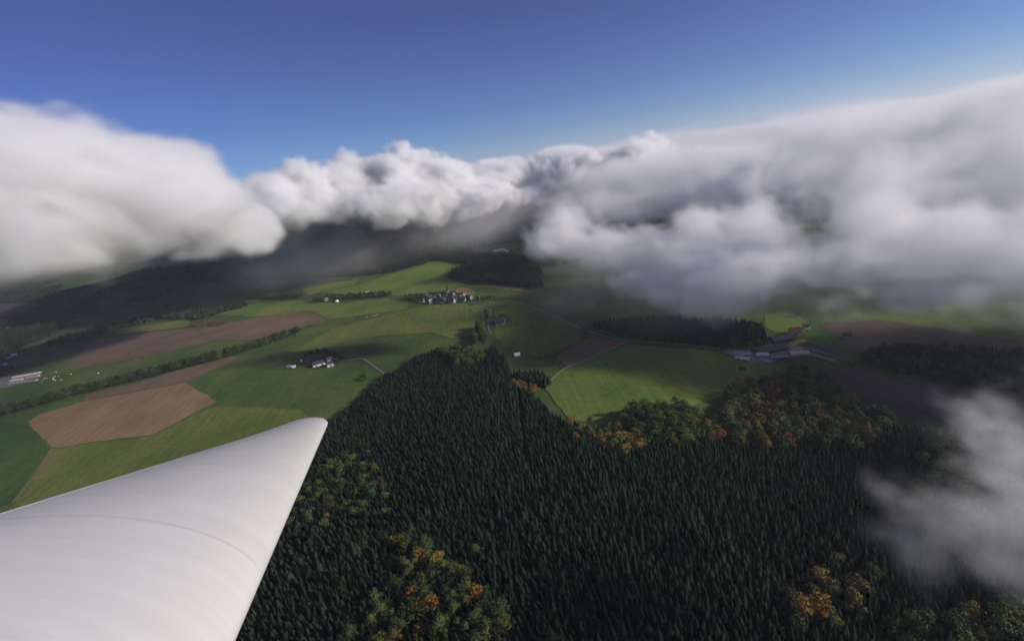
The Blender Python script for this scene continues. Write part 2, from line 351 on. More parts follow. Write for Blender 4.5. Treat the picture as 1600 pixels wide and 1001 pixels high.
def forest(name, T, group, label):
    """T rows: x y z height width-factor angle kind r g b"""
    T = np.asarray(T, np.float32); me = bpy.data.meshes.new(name); me.vertices.add(len(T)); me.vertices.foreach_set('co', T[:, :3].ravel())
    me.attributes.new('kind_index', 'INT', 'POINT').data.foreach_set('value', T[:, 6].astype(np.int32))
    rot = np.zeros((len(T), 3), np.float32); rot[:, 2] = T[:, 5]; me.attributes.new('turn', 'FLOAT_VECTOR', 'POINT').data.foreach_set('vector', rot.ravel())
    sz = np.column_stack([T[:, 3] * T[:, 4], T[:, 3] * T[:, 4], T[:, 3]]).astype(np.float32); me.attributes.new('size', 'FLOAT_VECTOR', 'POINT').data.foreach_set('vector', sz.ravel())
    tint = np.column_stack([T[:, 7:10], np.ones(len(T))]).astype(np.float32); me.attributes.new('tint', 'FLOAT_COLOR', 'POINT').data.foreach_set('color', tint.ravel())
    o = link(name, me); md = o.modifiers.new('trees', 'NODES'); md.node_group = group
    return tag(o, label, 'forest', kind='stuff')

def scatter(px, spacing, exclude=(), world=None):
    b = world or gpoly(px); A = np.array(b); s = spacing
    X, Y = np.meshgrid(np.arange(A[:, 0].min(), A[:, 0].max() + s, s), np.arange(A[:, 1].min(), A[:, 1].max() + s, s))
    X = X + rng.uniform(-0.42, 0.42, X.shape) * s; Y = Y + rng.uniform(-0.42, 0.42, Y.shape) * s; X, Y = X.ravel(), Y.ravel()
    m = inside(b, X, Y)
    for e in exclude: m &= ~inside(e, X, Y)
    return np.column_stack([X[m], Y[m]])
PAL = {'green': (0.055, 0.088, 0.032), 'dark': (0.030, 0.052, 0.022), 'olive': (0.100, 0.108, 0.036), 'yellow': (0.26, 0.19, 0.045), 'orange': (0.27, 0.145, 0.042), 'rust': (0.17, 0.095, 0.048), 'brown': (0.135, 0.098, 0.048)}
def rows_spruce(P, hmin, hmax):
    n = len(P); z = terrain(P[:, 0], P[:, 1]); t = np.array([0.0115, 0.0215, 0.0115]) * rng.uniform(0.55, 1.6, (n, 1)) * rng.normal(1, 0.08, (n, 3))
    seeds = np.random.default_rng(77).uniform((-700, 100), (900, 1100), (90, 2)); own = np.argmin(((P[:, None, :] - seeds[None]) ** 2).sum(2), 1) if n < 60000 else np.zeros(n, int)      # stands of one age
    age = np.random.default_rng(78).uniform(0.72, 1.18, 90)[own]; t *= np.random.default_rng(79).uniform(0.75, 1.3, 90)[own][:, None]
    patch = 1 + 0.25 * np.sin(P[:, 0] / 47 + 2) * np.sin(P[:, 1] / 61); h = age * rng.uniform(hmin, hmax, n) * (0.92 + 0.12 * patch) * rng.normal(1, 0.06, n)
    return np.column_stack([P, z, h, rng.uniform(0.85, 1.2, n), rng.uniform(0, 6.28, n), rng.integers(0, 4, n), t])
def rows_broad(P, hmin, hmax, mixw):
    n = len(P); z = terrain(P[:, 0], P[:, 1]); names = list(mixw); w = np.array([mixw[k] for k in names], float); ch = rng.choice(len(names), n, p=w / w.sum())
    t = np.array([PAL[k] for k in names])[ch] * rng.uniform(0.7, 1.3, (n, 1)) * rng.normal(1, 0.07, (n, 3))
    return np.column_stack([P, z, rng.uniform(hmin, hmax, n), rng.uniform(0.85, 1.25, n), rng.uniform(0, 6.28, n), rng.integers(0, 4, n), t]), [names[c] for c in ch]

AUT = {'green': 5, 'olive': 4, 'orange': 1.2, 'yellow': 0.6, 'rust': 1, 'dark': 2}
BZ = [  # zone, outline in the photograph, spacing, heights, colours, where it stands
 ('wing', [(470, 790), (500, 735), (585, 720), (606, 770), (590, 815), (480, 850), (445, 862)], 9, (15, 20), {'green': 9, 'olive': 4, 'rust': 0.2, 'orange': 0.15}, 'in the grove beside the wing edge'),
 ('bottom', [(625, 868), (665, 842), (705, 880), (780, 960), (815, 1040), (560, 1040), (600, 930)], 7.2, (12.5, 18), {'olive': 8, 'green': 6, 'orange': 0.5, 'yellow': 1.0, 'dark': 4}, 'in the mixed patch at the bottom of the forest'),
 ('knoll', [(965, 672), (985, 650), (1040, 640), (1090, 655), (1115, 690), (1060, 705), (1000, 700)], 9, (16, 21), {'green': 6, 'olive': 2, 'dark': 3}, 'on the round knoll at the meadow edge'),
 ('edge', [(880, 668), (905, 670), (950, 675), (1000, 695), (1010, 712), (960, 718), (905, 695)], 8, (12, 17), {'orange': 3, 'yellow': 2, 'rust': 2, 'olive': 4}, 'on the forest edge below the bright meadow'),
 ('rim', [(1085, 668), (1112, 666), (1132, 690), (1125, 702), (1095, 690)], 8, (12, 16), {'orange': 4, 'yellow': 2, 'olive': 2}, 'on the rim right of the knoll'),
 ('wood', [(1135, 625), (1150, 608), (1200, 600), (1250, 585), (1292, 605), (1330, 640), (1385, 662), (1400, 680), (1340, 705), (1240, 705), (1150, 700), (1130, 660)], 10.5, (17, 23), {'green': 7, 'olive': 5, 'brown': 3, 'orange': 0.2, 'rust': 0.4}, 'in the broadleaf wood in front of the right farm'),
 ('cluster', [(1228, 965), (1250, 925), (1300, 905), (1350, 930), (1355, 968), (1300, 1000), (1240, 1000)], 9, (16, 21), {'green': 6, 'olive': 6, 'orange': 1, 'yellow': 1.5, 'brown': 2}, 'in the autumn cluster low in the right forest'),
 ('slope', [(1430, 735), (1470, 700), (1530, 690), (1640, 700), (1640, 830), (1500, 830), (1425, 800)], 11, (17, 23), {'green': 6, 'olive': 3, 'dark': 3, 'brown': 1}, 'on the misty right slope'),
 ('corner', [(1500, 985), (1550, 960), (1640, 970), (1640, 1040), (1400, 1040), (1415, 1000)], 10, (17, 23), {'green': 4, 'olive': 4, 'yellow': 1, 'orange': 1}, 'in the bottom right corner'),
 ('hut', [(795, 598), (815, 602), (845, 610), (842, 618), (810, 615)], 8, (9, 13), {'orange': 3, 'yellow': 2, 'brown': 2, 'olive': 3}, 'at the track end beside the spruce forest'),
 ('top', [(690, 558), (720, 552), (760, 565), (755, 580), (715, 580)], 9, (19, 24), {'olive': 5, 'green': 4}, 'at the top of the spruce forest'),
 ('scrub', [(298, 506), (320, 500), (352, 503), (356, 508), (305, 512)], 9, (6, 9), {'olive': 4, 'brown': 3, 'green': 3}, 'in the scrub plot beside the left ploughed field'),
 ('village_left', [(632, 466), (655, 463), (668, 470), (640, 471)], 10, (10, 16), {'dark': 4, 'green': 3, 'brown': 2}, 'left of the village'),
 ('village', [(660, 474), (668, 463), (690, 460), (735, 464), (738, 471), (700, 475)], 9, (7, 12), {'dark': 6, 'green': 2, 'rust': 0.6}, 'between the village houses'),
 ('hamlet', [(484, 471), (500, 467), (560, 461), (610, 460), (612, 463), (560, 467), (500, 473)], 11, (10, 16), {'dark': 5, 'green': 4}, 'around the hamlet with the white dome'),
 ('row_far', [(412, 464), (440, 461), (478, 463), (478, 466), (415, 467)], 10, (11, 16), {'dark': 5, 'green': 3}, 'in the row left of the hamlet'),
 ('farm_right', [(1135, 542), (1165, 537), (1200, 540), (1195, 546), (1140, 547)], 9, (10, 15), {'olive': 4, 'green': 4, 'yellow': 1}, 'behind the right farm sheds'),
]
LINES = [
 ('hedge', [(-10, 655), (60, 634), (130, 614), (200, 597), (250, 584), (330, 565), (385, 549), (420, 538), (467, 522)], 3.6, 7, (17, 23), {'dark': 9, 'green': 3}, 'in the long hedge behind the brown fields'),
 ('hedge', [(-10, 643), (40, 632), (100, 616)], 6, 5, (12, 16), {'dark': 4, 'green': 3, 'yellow': 0.2}, 'in the long hedge behind the brown fields'),
 ('village_right', [(738, 468), (752, 469), (774, 467)], 5, 3, (8, 11), {'dark': 1}, 'in the row right of the village'),
 ('lane', [(748, 512), (750, 520), (753, 530), (756, 540)], 5, 3, (19, 24), {'dark': 3, 'green': 2}, 'beside the lane below the village'),
 ('lane', [(759, 488), (762, 494), (764, 506)], 7, 3, (8, 12), {'dark': 2, 'green': 2}, 'beside the lane below the village'),
 ('road', [(914, 527), (914, 527.5)], 5, 2, (19, 20), {'brown': 1}, 'beside the road at the brown wedge field'),
 ('road', [(972, 528), (974, 528.5), (1008, 536), (1010, 536)], 12, 2, (11, 14), {'dark': 1}, 'beside the road at the bright meadow'),
 ('meadow', [(1155, 580), (1158, 581), (1163, 580)], 5, 2, (7, 9), {'dark': 1}, 'alone on the bright meadow before the right farm'),
 ('house', [(780, 497), (784, 496), (795, 504), (799, 506)], 8, 2, (9, 13), {'brown': 1, 'dark': 1}, 'around the lone white house'),
 ('farm_left', [(474, 560), (500, 552), (512, 553), (536, 564), (528, 570)], 5, 5, (8, 13), {'dark': 1}, 'around the left farmstead'),
 ('shrub', [(570, 590), (573, 597)], 6, 4, (7, 11), {'dark': 1}, 'alone on the meadow beside the spruce forest'),
 ('farm_far', [(1238, 522), (1250, 520), (1262, 516), (1264, 508)], 9, 4, (7, 10), {'dark': 3, 'rust': 1}, 'around the red roofed house at the right farm'),
]
conifer, broad = [], []
bpolys = {z[0]: gpoly(z[1]) for z in BZ}; ex = list(bpolys.values()); MIXED = ('wing', 'bottom', 'cluster', 'corner', 'slope', 'edge', 'top'); far_ex = [v_ for k_, v_ in bpolys.items() if k_ not in MIXED]
MAIN = [(600, 592), (625, 585), (650, 565), (690, 550), (745, 552), (795, 575), (805, 605), (835, 625), (862, 655), (900, 672), (975, 700), (1010, 708), (1110, 688), (1180, 694), (1290, 730), (1370, 800), (1440, 880), (1470, 1150), (250, 1150), (395, 960), (470, 760), (520, 670), (560, 635)]
RIDES = [[(812, 618), (816, 660), (824, 730)], [(640, 640), (600, 690), (575, 720)], [(760, 840), (905, 800), (1010, 770)], [(1000, 880), (1100, 830), (1200, 770)]]      # narrow lanes left open in the plantation
def near_ride(P):
    m = np.zeros(len(P), bool)
    for r_ in RIDES:
        g = ground_at(r_)[:, :2]
        for a, b in zip(g[:-1], g[1:]):
            t = np.clip(((P - a) @ (b - a)) / ((b - a) @ (b - a)), 0, 1); m |= np.linalg.norm(P - (a + t[:, None] * (b - a)), axis=1) < 2.6
    return m
PM = scatter(MAIN, 3.9, far_ex); PM = PM[~near_ride(PM)]; PM = PM[rng.random(len(PM)) > 0.02]
conifer.append(rows_spruce(PM, 11.5, 15))
conifer.append(rows_spruce(scatter([(1170, 715), (1240, 703), (1340, 700), (1400, 680), (1480, 690), (1560, 685), (1640, 690), (1640, 1150), (1460, 1150), (1435, 880), (1370, 820), (1290, 760)], 4.1, far_ex), 11.5, 15.5))
conifer.append(rows_spruce(scatter([(925, 512), (960, 505), (1050, 500), (1140, 512), (1190, 520), (1198, 540), (1130, 543), (1060, 536), (1000, 530)], 6, ex), 15, 20))
conifer.append(rows_spruce(scatter([(800, 592), (812, 588), (850, 592), (862, 600), (852, 606), (815, 602)], 5, ex), 14, 18))
conifer.append(rows_spruce(scatter([(752, 560), (768, 548), (790, 565), (792, 585), (760, 585)], 5.5, ex), 15, 21))
FARZ = [[(700, 436), (712, 424), (740, 415), (800, 412), (845, 425), (850, 450), (815, 449), (760, 443)],
        [(190, 446), (250, 432), (330, 425), (400, 418), (480, 412), (560, 405), (650, 402), (690, 402), (660, 414), (600, 428), (500, 434), (380, 440), (260, 442)],
        [(560, 402), (650, 396), (740, 398), (830, 405), (835, 412), (740, 414), (700, 410), (640, 403)],
        [(-60, 462), (60, 452), (96, 452), (92, 468), (20, 474), (-60, 480)], [(30, 500), (60, 482), (110, 472), (150, 468), (154, 486), (110, 502), (90, 520), (30, 545), (-60, 565), (-60, 520)],
        [(60, 545), (110, 525), (170, 512), (230, 496), (300, 482), (385, 474), (388, 478), (310, 500), (250, 498), (180, 518), (120, 536)],
        [(198, 453), (240, 447), (242, 453), (205, 458)], [(218, 462), (240, 456), (236, 466), (218, 470)],
        [(1345, 566), (1390, 545), (1500, 548), (1640, 560), (1640, 618), (1560, 612), (1500, 603), (1420, 588)]]
far = []
for i, z in enumerate(FARZ):
    w = gpoly(z); d = np.hypot(*np.mean(w, 0)); s = 7 if d < 1800 else 9 if d < 3000 else 13
    P = scatter(z, s, ex)
    if len(P) > 9000: P = P[rng.permutation(len(P))[:9000]]
    k = rng.random(len(P)) < (0.75 if i not in (5,) else 0.25)
    if i == 8: k = rng.random(len(P)) < 0.3
    far.append(('c', rows_spruce(P[k], 11 if i == 8 else 17, 15 if i == 8 else 24))); far.append(('b', rows_broad(P[~k], 10, 16, {'dark': 5, 'green': 3, 'brown': 0.6})[0]))
open_land = [gpoly(f_[1]) for f_ in F] + ex + [gpoly([(400, 470), (480, 440), (600, 425), (690, 402), (720, 415), (830, 452), (830, 470), (700, 475)]), gpoly([(100, 447), (180, 432), (200, 440), (180, 450)])]
X, Y = np.meshgrid(np.arange(-5200, 3600, 15.0), np.arange(1150, 5200, 15.0)); X = (X + rng.uniform(-6, 6, X.shape)).ravel(); Y = (Y + rng.uniform(-6, 6, Y.shape)).ravel()
wood = np.sin(X / 410 + 0.7) * np.sin(Y / 330 + 1.1) + 0.6 * np.sin(X / 170 + Y / 230) + 0.3 * np.sin(X / 80 - Y / 95) + (Y - 2000) / 2500 + np.where(X > 200, 0.9, 0) > 0.15
fx, fy, fz = project(np.column_stack([X, Y, terrain(X, Y) + 15])); m = wood & (fx > -100) & (fx < 1700) & (fy > 150) & (fz > 0) & ((Y > 1900) | (X < -1300) | (X > 250))
for e_ in open_land: m &= ~inside(e_, X, Y)
P = np.column_stack([X[m], Y[m]]); k = rng.random(len(P)) < 0.6
far.append(('c', rows_spruce(P[k], 17, 24))); far.append(('b', rows_broad(P[~k], 14, 20, {'dark': 6, 'green': 3, 'brown': 0.6})[0]))
for nm, px, sp, hh, mx, where in BZ:
    P = scatter(None, sp, world=bpolys[nm])
    if nm in MIXED:      # ragged outline, spruces come in between
        P = P[rng.random(len(P)) < 0.8] ; P = P + rng.normal(0, 3.5, P.shape) * np.where(rng.random((len(P), 1)) < 0.3, 3.0, 0.6)
    T, nmz = rows_broad(P, hh[0], hh[1], mx)
    broad += [(t, c, where) for t, c in zip(T, nmz)]
for nm, px, sp, jit, hh, mx, where in LINES:
    P = ground_at(px)[:, :2]; pts = []
    for a, b in zip(P[:-1], P[1:]):
        n = max(1, int(np.linalg.norm(b - a) / sp)); pts += [a + (b - a) * (k + rng.random()) / n for k in range(n)]
    pts = np.array(pts) + rng.normal(0, jit / 2, (len(pts), 2)); T, nmz = rows_broad(pts, hh[0], hh[1], mx); broad += [(t, c, where) for t, c in zip(T, nmz)]

WING_PX = [(-5, 800), (212, 739), (436, 665), (515, 650), (480, 740), (400, 912), (355, 1005), (-5, 1005)]
def visible(T):
    x, y, z = project(T[:, :3] + np.column_stack([np.zeros(len(T)), np.zeros(len(T)), T[:, 3] * 0.8]))
    return (x > 4) & (x < 1596) & (y > 10) & (y < 992) & (z > 0) & ~inside(WING_PX, x, y)
def individual(kind, t, label, group):
    cr, tr = (SPRUCE if kind == 'spruce_tree' else BROAD)[int(t[6])]
    e = link(kind, None); e.location = (t[0], t[1], t[2]); e.rotation_euler = (0, 0, float(t[5])); e.scale = (float(t[3] * t[4]),) * 2 + (float(t[3]),)
    tag(e, label, 'tree', group)
    for nm, me in (('trunk', tr), ('crown', cr)):
        o = link(nm, me, e); o['tint'] = [float(c) for c in t[7:10]]
C = np.vstack(conifer)
from mathutils import kdtree
kd = kdtree.KDTree(len(broad))
for i, b in enumerate(broad): kd.insert((b[0][0], b[0][1], 0), i)
kd.balance(); clear = np.array([kd.find((float(a), float(b), 0))[2] for a, b in C[:, :2]]); C = C[clear > 4.2]
vis = visible(C); dist = np.linalg.norm(C[:, :3] - np.array([0, 0, CAM_H]), axis=1); dist[~vis] = 1e9
order = np.argsort(dist)[:300]; rest = np.ones(len(C), bool); rest[order] = False
SX = project(C[order, :3])[0]
for i, x in zip(order, SX):
    k = 0 if x < 600 else 1 if x < 830 else 2 if x < 1230 else 3
    individual('spruce_tree', C[i], ['dark green spruce between the wing and the mixed autumn patch at the bottom', 'dark green spruce at the bottom edge beside the mixed autumn patch', 'dark green spruce at the bottom between the autumn patch and autumn cluster', 'dark green spruce at the bottom right beside the autumn cluster'][k], ['spruces near the wing', 'spruces beside the autumn patch', 'spruces at the bottom middle', 'spruces at the bottom right'][k])
forest('spruce_forest', C[rest], G_SPRUCE, 'dense dark spruce forest covering the near hills')
forest('distant_spruce_forest', np.vstack([t for k, t in far if k == 'c']), G_SPRUCE, 'dark distant conifer forest blocks under the clouds')
BT = np.array([b[0] for b in broad]); vis = visible(BT); size = BT[:, 3] / np.linalg.norm(BT[:, :3] - np.array([0, 0, CAM_H]), axis=1); size[~vis] = 0
hedge = np.array(['hedge' in b[2] or 'alone' in b[2] or 'beside' in b[2] for b in broad]); size = size + hedge * vis * 0.004
order = np.argsort(-size)[:300]; rest = np.ones(len(BT), bool); rest[order] = False
word = {'green': 'green leafy', 'dark': 'dark green leafy', 'olive': 'olive green leafy', 'yellow': 'yellow autumn', 'orange': 'orange autumn', 'rust': 'rust red autumn', 'brown': 'brownish leafy'}
for i in order: individual('broadleaf_tree', BT[i], f'{word[broad[i][1]]} tree {broad[i][2]}', f'{word[broad[i][1]]} trees {broad[i][2]}')
forest('broadleaf_forest', np.vstack([BT[rest]] + [t for k, t in far if k == 'b']), G_BROAD, 'mass of smaller and distant broadleaf trees')
print('trees', len(C), len(BT), sum(len(t) for k, t in far))

# ------------------------------------------------------------------ buildings
def paint(name, c, var=0.15, scale=0.4, rough=0.8):
    return plain(name, tuple(x * (1 - var) for x in c), tuple(x * (1 + var) for x in c), scale, rough)
M_WHITE = paint('white_render', (0.60, 0.58, 0.55)); M_PINK = paint('faded_render', (0.42, 0.34, 0.31)); M_WOOD = paint('dark_timber', (0.075, 0.055, 0.042))
M_SLATE = paint('dark_slate_roof', (0.055, 0.055, 0.062)); M_GREYR = paint('grey_sheet_roof', (0.27, 0.27, 0.28)); M_REDR = paint('red_brown_tile_roof', (0.13, 0.055, 0.042)); M_LIGHTR = paint('pale_fibre_roof', (0.52, 0.51, 0.50)); M_TANR = paint('tan_sheet_roof', (0.55, 0.42, 0.30), 0.08)
M_GLASS = NT('window_glass').color((0.03, 0.035, 0.045)).m; M_GLASS.node_tree.nodes['Principled BSDF'].inputs['Roughness'].default_value = 0.1
M_DOOR = paint('brown_door', (0.07, 0.045, 0.03)); M_TARP = paint('silage_tarp', (0.07, 0.07, 0.075)); M_STEEL = paint('galvanised_steel', (0.42, 0.43, 0.44), 0.1, 1.0, 0.45); M_DOME = paint('white_membrane', (0.80, 0.79, 0.76), 0.03)
def box(x0, x1, y0, y1, z0, z1):
    v = [(x, y, z) for z in (z0, z1) for y in (y0, y1) for x in (x0, x1)]
    return v, [(0, 2, 3, 1), (4, 5, 7, 6), (0, 1, 5, 4), (2, 6, 7, 3), (0, 4, 6, 2), (1, 3, 7, 5)]
def part(nm, vf, mat, parent): return link(nm, mesh(nm, vf[0], vf[1], mat), parent)
def slab(L, a, b, t):      # roof plane from eave a to ridge b (y, z), along x
    dy, dz = b[0] - a[0], b[1] - a[1]; n = math.hypot(dy, dz); ny, nz = -dz / n * t, dy / n * t
    if nz < 0: ny, nz = -ny, -nz
    v = []
    for x in (-L, L): v += [(x, a[0], a[1]), (x, b[0], b[1]), (x, b[0] + ny, b[1] + nz), (x, a[0] + ny, a[1] + nz)]
    return v, [(0, 1, 2, 3), (7, 6, 5, 4), (0, 4, 5, 1), (1, 5, 6, 2), (2, 6, 7, 3), (3, 7, 4, 0)]
def building(name, p1, p2, W, h, rh, wall, roof, label, cat='building', group=None, chimney=False, windows=0, doors=0, arch=False, minlen=None):
    A, B = ground_at([p1, p2]); d = B - A; L = max(math.hypot(d[0], d[1]), minlen or 0) / 2; c = (A + B) / 2
    e = link(name, None); e.location = (c[0], c[1], float(terrain(c[0], c[1]))); e.rotation_euler = (0, 0, math.atan2(d[1], d[0])); tag(e, label, cat, group)
    w = W / 2
    v = [(-L, -w, -2), (L, -w, -2), (L, w, -2), (-L, w, -2), (-L, -w, h), (L, -w, h), (L, w, h), (-L, w, h), (-L, 0, h + rh - 0.05), (L, 0, h + rh - 0.05)]
    f = [(0, 1, 5, 4), (2, 3, 7, 6), (1, 2, 6, 9, 5), (3, 0, 4, 8, 7)]
    if arch:
        n = 12; v = []; f = []
        for x in (-L, L): v += [(x, w * math.cos(math.pi * k / n), -2 if k in (0, n) else h + rh * math.sin(math.pi * k / n) - 0.1) for k in range(n + 1)]
        f = [tuple(range(n, -1, -1)), tuple(range(n + 1, 2 * n + 2))]; part('wall', (v, f), wall, e)
        v, f = [], []
        for x in (-L - 0.3, L + 0.3):
            for k in range(n + 1): a = math.pi * k / n; v.append((x, (w + 0.2) * math.cos(a), h + rh * math.sin(a)))
            for k in range(n + 1): a = math.pi * k / n; v.append((x, (w + 0.05) * math.cos(a), h + rh * math.sin(a) - 0.15))
        m = 2 * (n + 1)
        for k in range(n): f += [(k, k + 1, m + k + 1, m + k), (n + 1 + k, m + n + 1 + k, m + n + 2 + k, n + 2 + k)]
        part('roof', (v, f), roof, e)
    else:
        part('wall', (v, f), wall, e); o = 0.5; s = rh / w
        for sg in (-1, 1): part('roof', slab(L + o, (sg * (w + o), h - o * s), (0, h + rh + (0.02 if sg > 0 else 0)), 0.22), roof, e)
    if chimney: part('chimney', box(L * 0.3, L * 0.3 + 0.8, -0.4, 0.4, h + rh * 0.6, h + rh + 1.1), M_PINK, e)
    for k in range(doors):
        x = -L + (k + 0.5) * 2 * L / doors; part('door', box(x - 1.6, x + 1.6, -w - 0.06, -w + 0.05, 0, min(h - 0.4, 3.2)), M_DOOR, e)
    for k in range(windows):
        x = -L + (k + 0.25) * 2 * L / windows
        for sg in (-1, 1): part('window', box(x - 0.6, x + 0.6, sg * w - 0.06, sg * w + 0.06, 1.1, 2.5), M_GLASS, e)
    return e
# farmstead on the left meadow
building('barn', (478, 566), (506, 560), 19, 4.5, 5.5, M_WOOD, M_SLATE, 'large dark roofed barn at the back of the left farmstead', 'barn', doors=2)
building('barn', (489, 573), (508, 568), 13, 4.5, 4.5, M_WHITE, M_SLATE, 'dark roofed barn with white walls at the front of the left farmstead', 'barn', doors=2)
building('barn', (511, 564), (527, 560), 11, 4, 3, M_WHITE, M_GREYR, 'grey roofed shed at the right end of the left farmstead', 'barn', doors=1)
building('house', (511, 573), (521, 570), 9, 4.5, 3.5, M_WHITE, M_SLATE, 'white walled farmhouse at the front right of the left farmstead', 'house', chimney=True, windows=3, doors=1)
building('shed', (449, 574), (455, 573), 5, 2.5, 1.5, M_PINK, M_GREYR, 'small pale shed left of the left farmstead', 'shed')
building('shed', (456, 575), (462, 573), 5, 2.5, 1.5, M_PINK, M_LIGHTR, 'small pale roofed hut nearest the left farmstead', 'shed')
# lone house and hut
building('house', (775, 506), (789, 505), 13, 3.5, 8, M_WHITE, M_SLATE, 'lone white house with steep dark roof beside the lane', 'house', chimney=True, windows=4, doors=1)
building('shed', (764, 506), (771, 505), 7, 2.8, 2.5, M_PINK, M_SLATE, 'low outbuilding left of the lone white house', 'shed')
building('shed', (804, 556), (812, 554), 6, 2.6, 2.0, M_WHITE, M_LIGHTR, 'small white hut at the meadow edge above the spruce forest', 'shed')
# right farm
building('barn', (1204, 534), (1238, 529), 17, 4.5, 4, M_WOOD, M_SLATE, 'long dark barn at the back of the right farm', 'barn', doors=3)
building('barn', (1180, 552), (1203, 548), 18, 4, 4, M_WOOD, M_SLATE, 'dark barn in the middle of the right farm, left one', 'barn', doors=2)
building('barn', (1204, 548), (1226, 544), 18, 4, 4, M_WOOD, M_SLATE, 'dark barn in the middle of the right farm, right one', 'barn', doors=2)
building('hall', (1234, 555), (1263, 552), 9, 1.5, 3.2, M_CONC, M_TANR, 'tan round roofed hall at the right farm', 'hall', arch=True)
building('hall', (1147, 554), (1173, 556), 13, 3.5, 2.5, M_PINK, M_GREYR, 'grey roofed hall at the left end of the right farm', 'hall', doors=2)
building('shed', (1204, 560), (1232, 559), 6, 2.5, 1.2, M_WOOD, M_GREYR, 'long low shed at the front of the right farm', 'shed')
building('hall', (1150, 560), (1172, 564), 10, 3, 2, M_PINK, M_LIGHTR, 'pale roofed hall at the front left of the right farm', 'hall', doors=2)
building('barn', (1182, 556), (1200, 556), 8, 3, 2.4, M_WHITE, M_LIGHTR, 'narrow pale roofed barn in the middle of the right farm', 'barn')
building('shed', (1186, 562), (1204, 566), 7, 2.2, 1.0, M_WHITE, M_GREYR, 'pale walled low shed at the rounded yard corner of the right farm', 'shed')
for k, (a, b) in enumerate([((1249, 539), (1290, 549)), ((1258, 547), (1326, 566)), ((1263, 535), (1312, 553)), ((1290, 551), (1335, 565))]):
    building('silage_clamp', a, b, 6.5, 1.2, 0.9, M_CONC, M_TARP, ['short', 'longest', 'rear', 'outermost'][k] + ' dark silage clamp right of the right farm', 'silage clamp', arch=True)
building('house', (1233, 522), (1250, 521), 11, 4.5, 6, M_WHITE, M_REDR, 'red brown roofed farmhouse behind the right farm', 'house', chimney=True, windows=3, doors=1)
building('house', (1243, 495), (1251, 495), 9, 4.5, 4, M_WHITE, M_REDR, 'small house in the mist above the right farm', 'house', chimney=True)
building('house', (1256, 513), (1264, 512), 8, 4.5, 3.5, M_WHITE, M_SLATE, 'dark roofed house beside the red brown roofed farmhouse', 'house', chimney=True)
building('house', (1316, 527), (1330, 528), 9, 4.5, 3.5, M_PINK, M_SLATE, 'dim dark house on the brown field right of the right farm', 'house')
# farm at the left edge
building('barn', (22, 592), (63, 583), 9, 3, 2, M_PINK, M_LIGHTR, 'longest pale roofed barn at the left edge farm', 'barn')
building('barn', (18, 597), (38, 593), 9, 3, 2, M_PINK, M_LIGHTR, 'short pale roofed barn in the middle of the left edge farm', 'barn')
building('barn', (42, 592), (61, 588), 8, 3, 2, M_PINK, M_GREYR, 'grey roofed barn at the right end of the left edge farm', 'barn')
building('barn', (14, 602), (58, 594), 7, 2.5, 1.5, M_PINK, M_GREYR, 'low front barn of the left edge farm', 'barn')
building('barn', (4, 587), (20, 581), 28, 4, 4, M_WOOD, M_SLATE, 'broad dark roofed barn at the left edge farm', 'barn')
building('house', (19, 557), (27, 555), 9, 4.5, 2.5, M_WHITE, M_DOME, 'bright white building above the left edge farm', 'house')
building('house', (11, 560), (17, 558), 9, 4.5, 3.5, M_WHITE, M_SLATE, 'dark roofed house above the left edge farm', 'house')
building('house', (81, 539), (85, 538), 9, 4, 3, M_WHITE, M_LIGHTR, 'tiny white hut alone on the left meadow', 'house')
for k, (a, b) in enumerate([((200, 504), (207, 503)), ((210, 504), (218, 502)), ((216, 501), (226, 499)), ((223, 504), (231, 502)), ((234, 501), (242, 499))]):
    building('barn', a, b, 10, 4, 3, M_WHITE if k % 2 else M_PINK, [M_REDR, M_LIGHTR, M_LIGHTR, M_REDR, M_LIGHTR][k], ['leftmost', 'second', 'rear', 'fourth', 'rightmost'][k] + ' barn of the small farm at the left wood edge', 'barn')
# hamlet with the dome
building('house', (486, 470), (494, 469), 9, 4.5, 4, M_WHITE, M_GREYR, 'grey roofed house at the left end of the hamlet', 'house', chimney=True)
building('house', (508, 471), (513, 470), 9, 5, 5, M_WHITE, M_WHITE, 'white gabled house beside the white dome', 'house')
building('house', (571, 460), (577, 459), 9, 4.5, 4, M_PINK, M_LIGHTR, 'pale roofed house among trees right of the hamlet', 'house')
building('house', (565, 463), (570, 462), 9, 4.5, 4, M_WHITE, M_SLATE, 'dark roofed house among trees right of the hamlet', 'house')
def round_thing(name, px, prof, mat, label, cat, extra=None):
    g = ground_at([px])[0]; n = 24; v, f = [], []
    for (r, z) in prof: v += [(r * math.cos(2 * math.pi * k / n), r * math.sin(2 * math.pi * k / n), z) for k in range(n)]
    for i in range(len(prof) - 1):
        for k in range(n): a, b = i * n + k, i * n + (k + 1) % n; f.append((a, b, b + n, a + n))
    e = link(name, None); e.location = g; tag(e, label, cat)
    o = link(extra or 'shell', mesh(extra or 'shell', v, f, mat, True), e); return e
dome = round_thing('gas_dome', (527, 472), [(5.2, -1), (5.2, 2.2)], M_CONC, 'bright white round gas dome at the hamlet', 'dome', 'tank_wall')
n = 20; v = []; prof = [(5.4 * math.cos(a), 2.2 + 5.0 * math.sin(a)) for a in np.linspace(0, math.pi / 2, 8)]
for (r, z) in prof: v += [(r * math.cos(2 * math.pi * k / n), r * math.sin(2 * math.pi * k / n), z) for k in range(n)]
link('membrane_cap', mesh('membrane_cap', v, [(i * n + k, i * n + (k + 1) % n, (i + 1) * n + (k + 1) % n, (i + 1) * n + k) for i in range(7) for k in range(n)], M_DOME, True), dome)
round_thing('slurry_tank', (4, 571), [(11, -1), (11, 3.5), (10.4, 3.5), (10.4, 1.5), (0.01, 1.5)], M_LIGHTR, 'round open slurry tank at the left edge farm', 'tank', 'tank_wall')
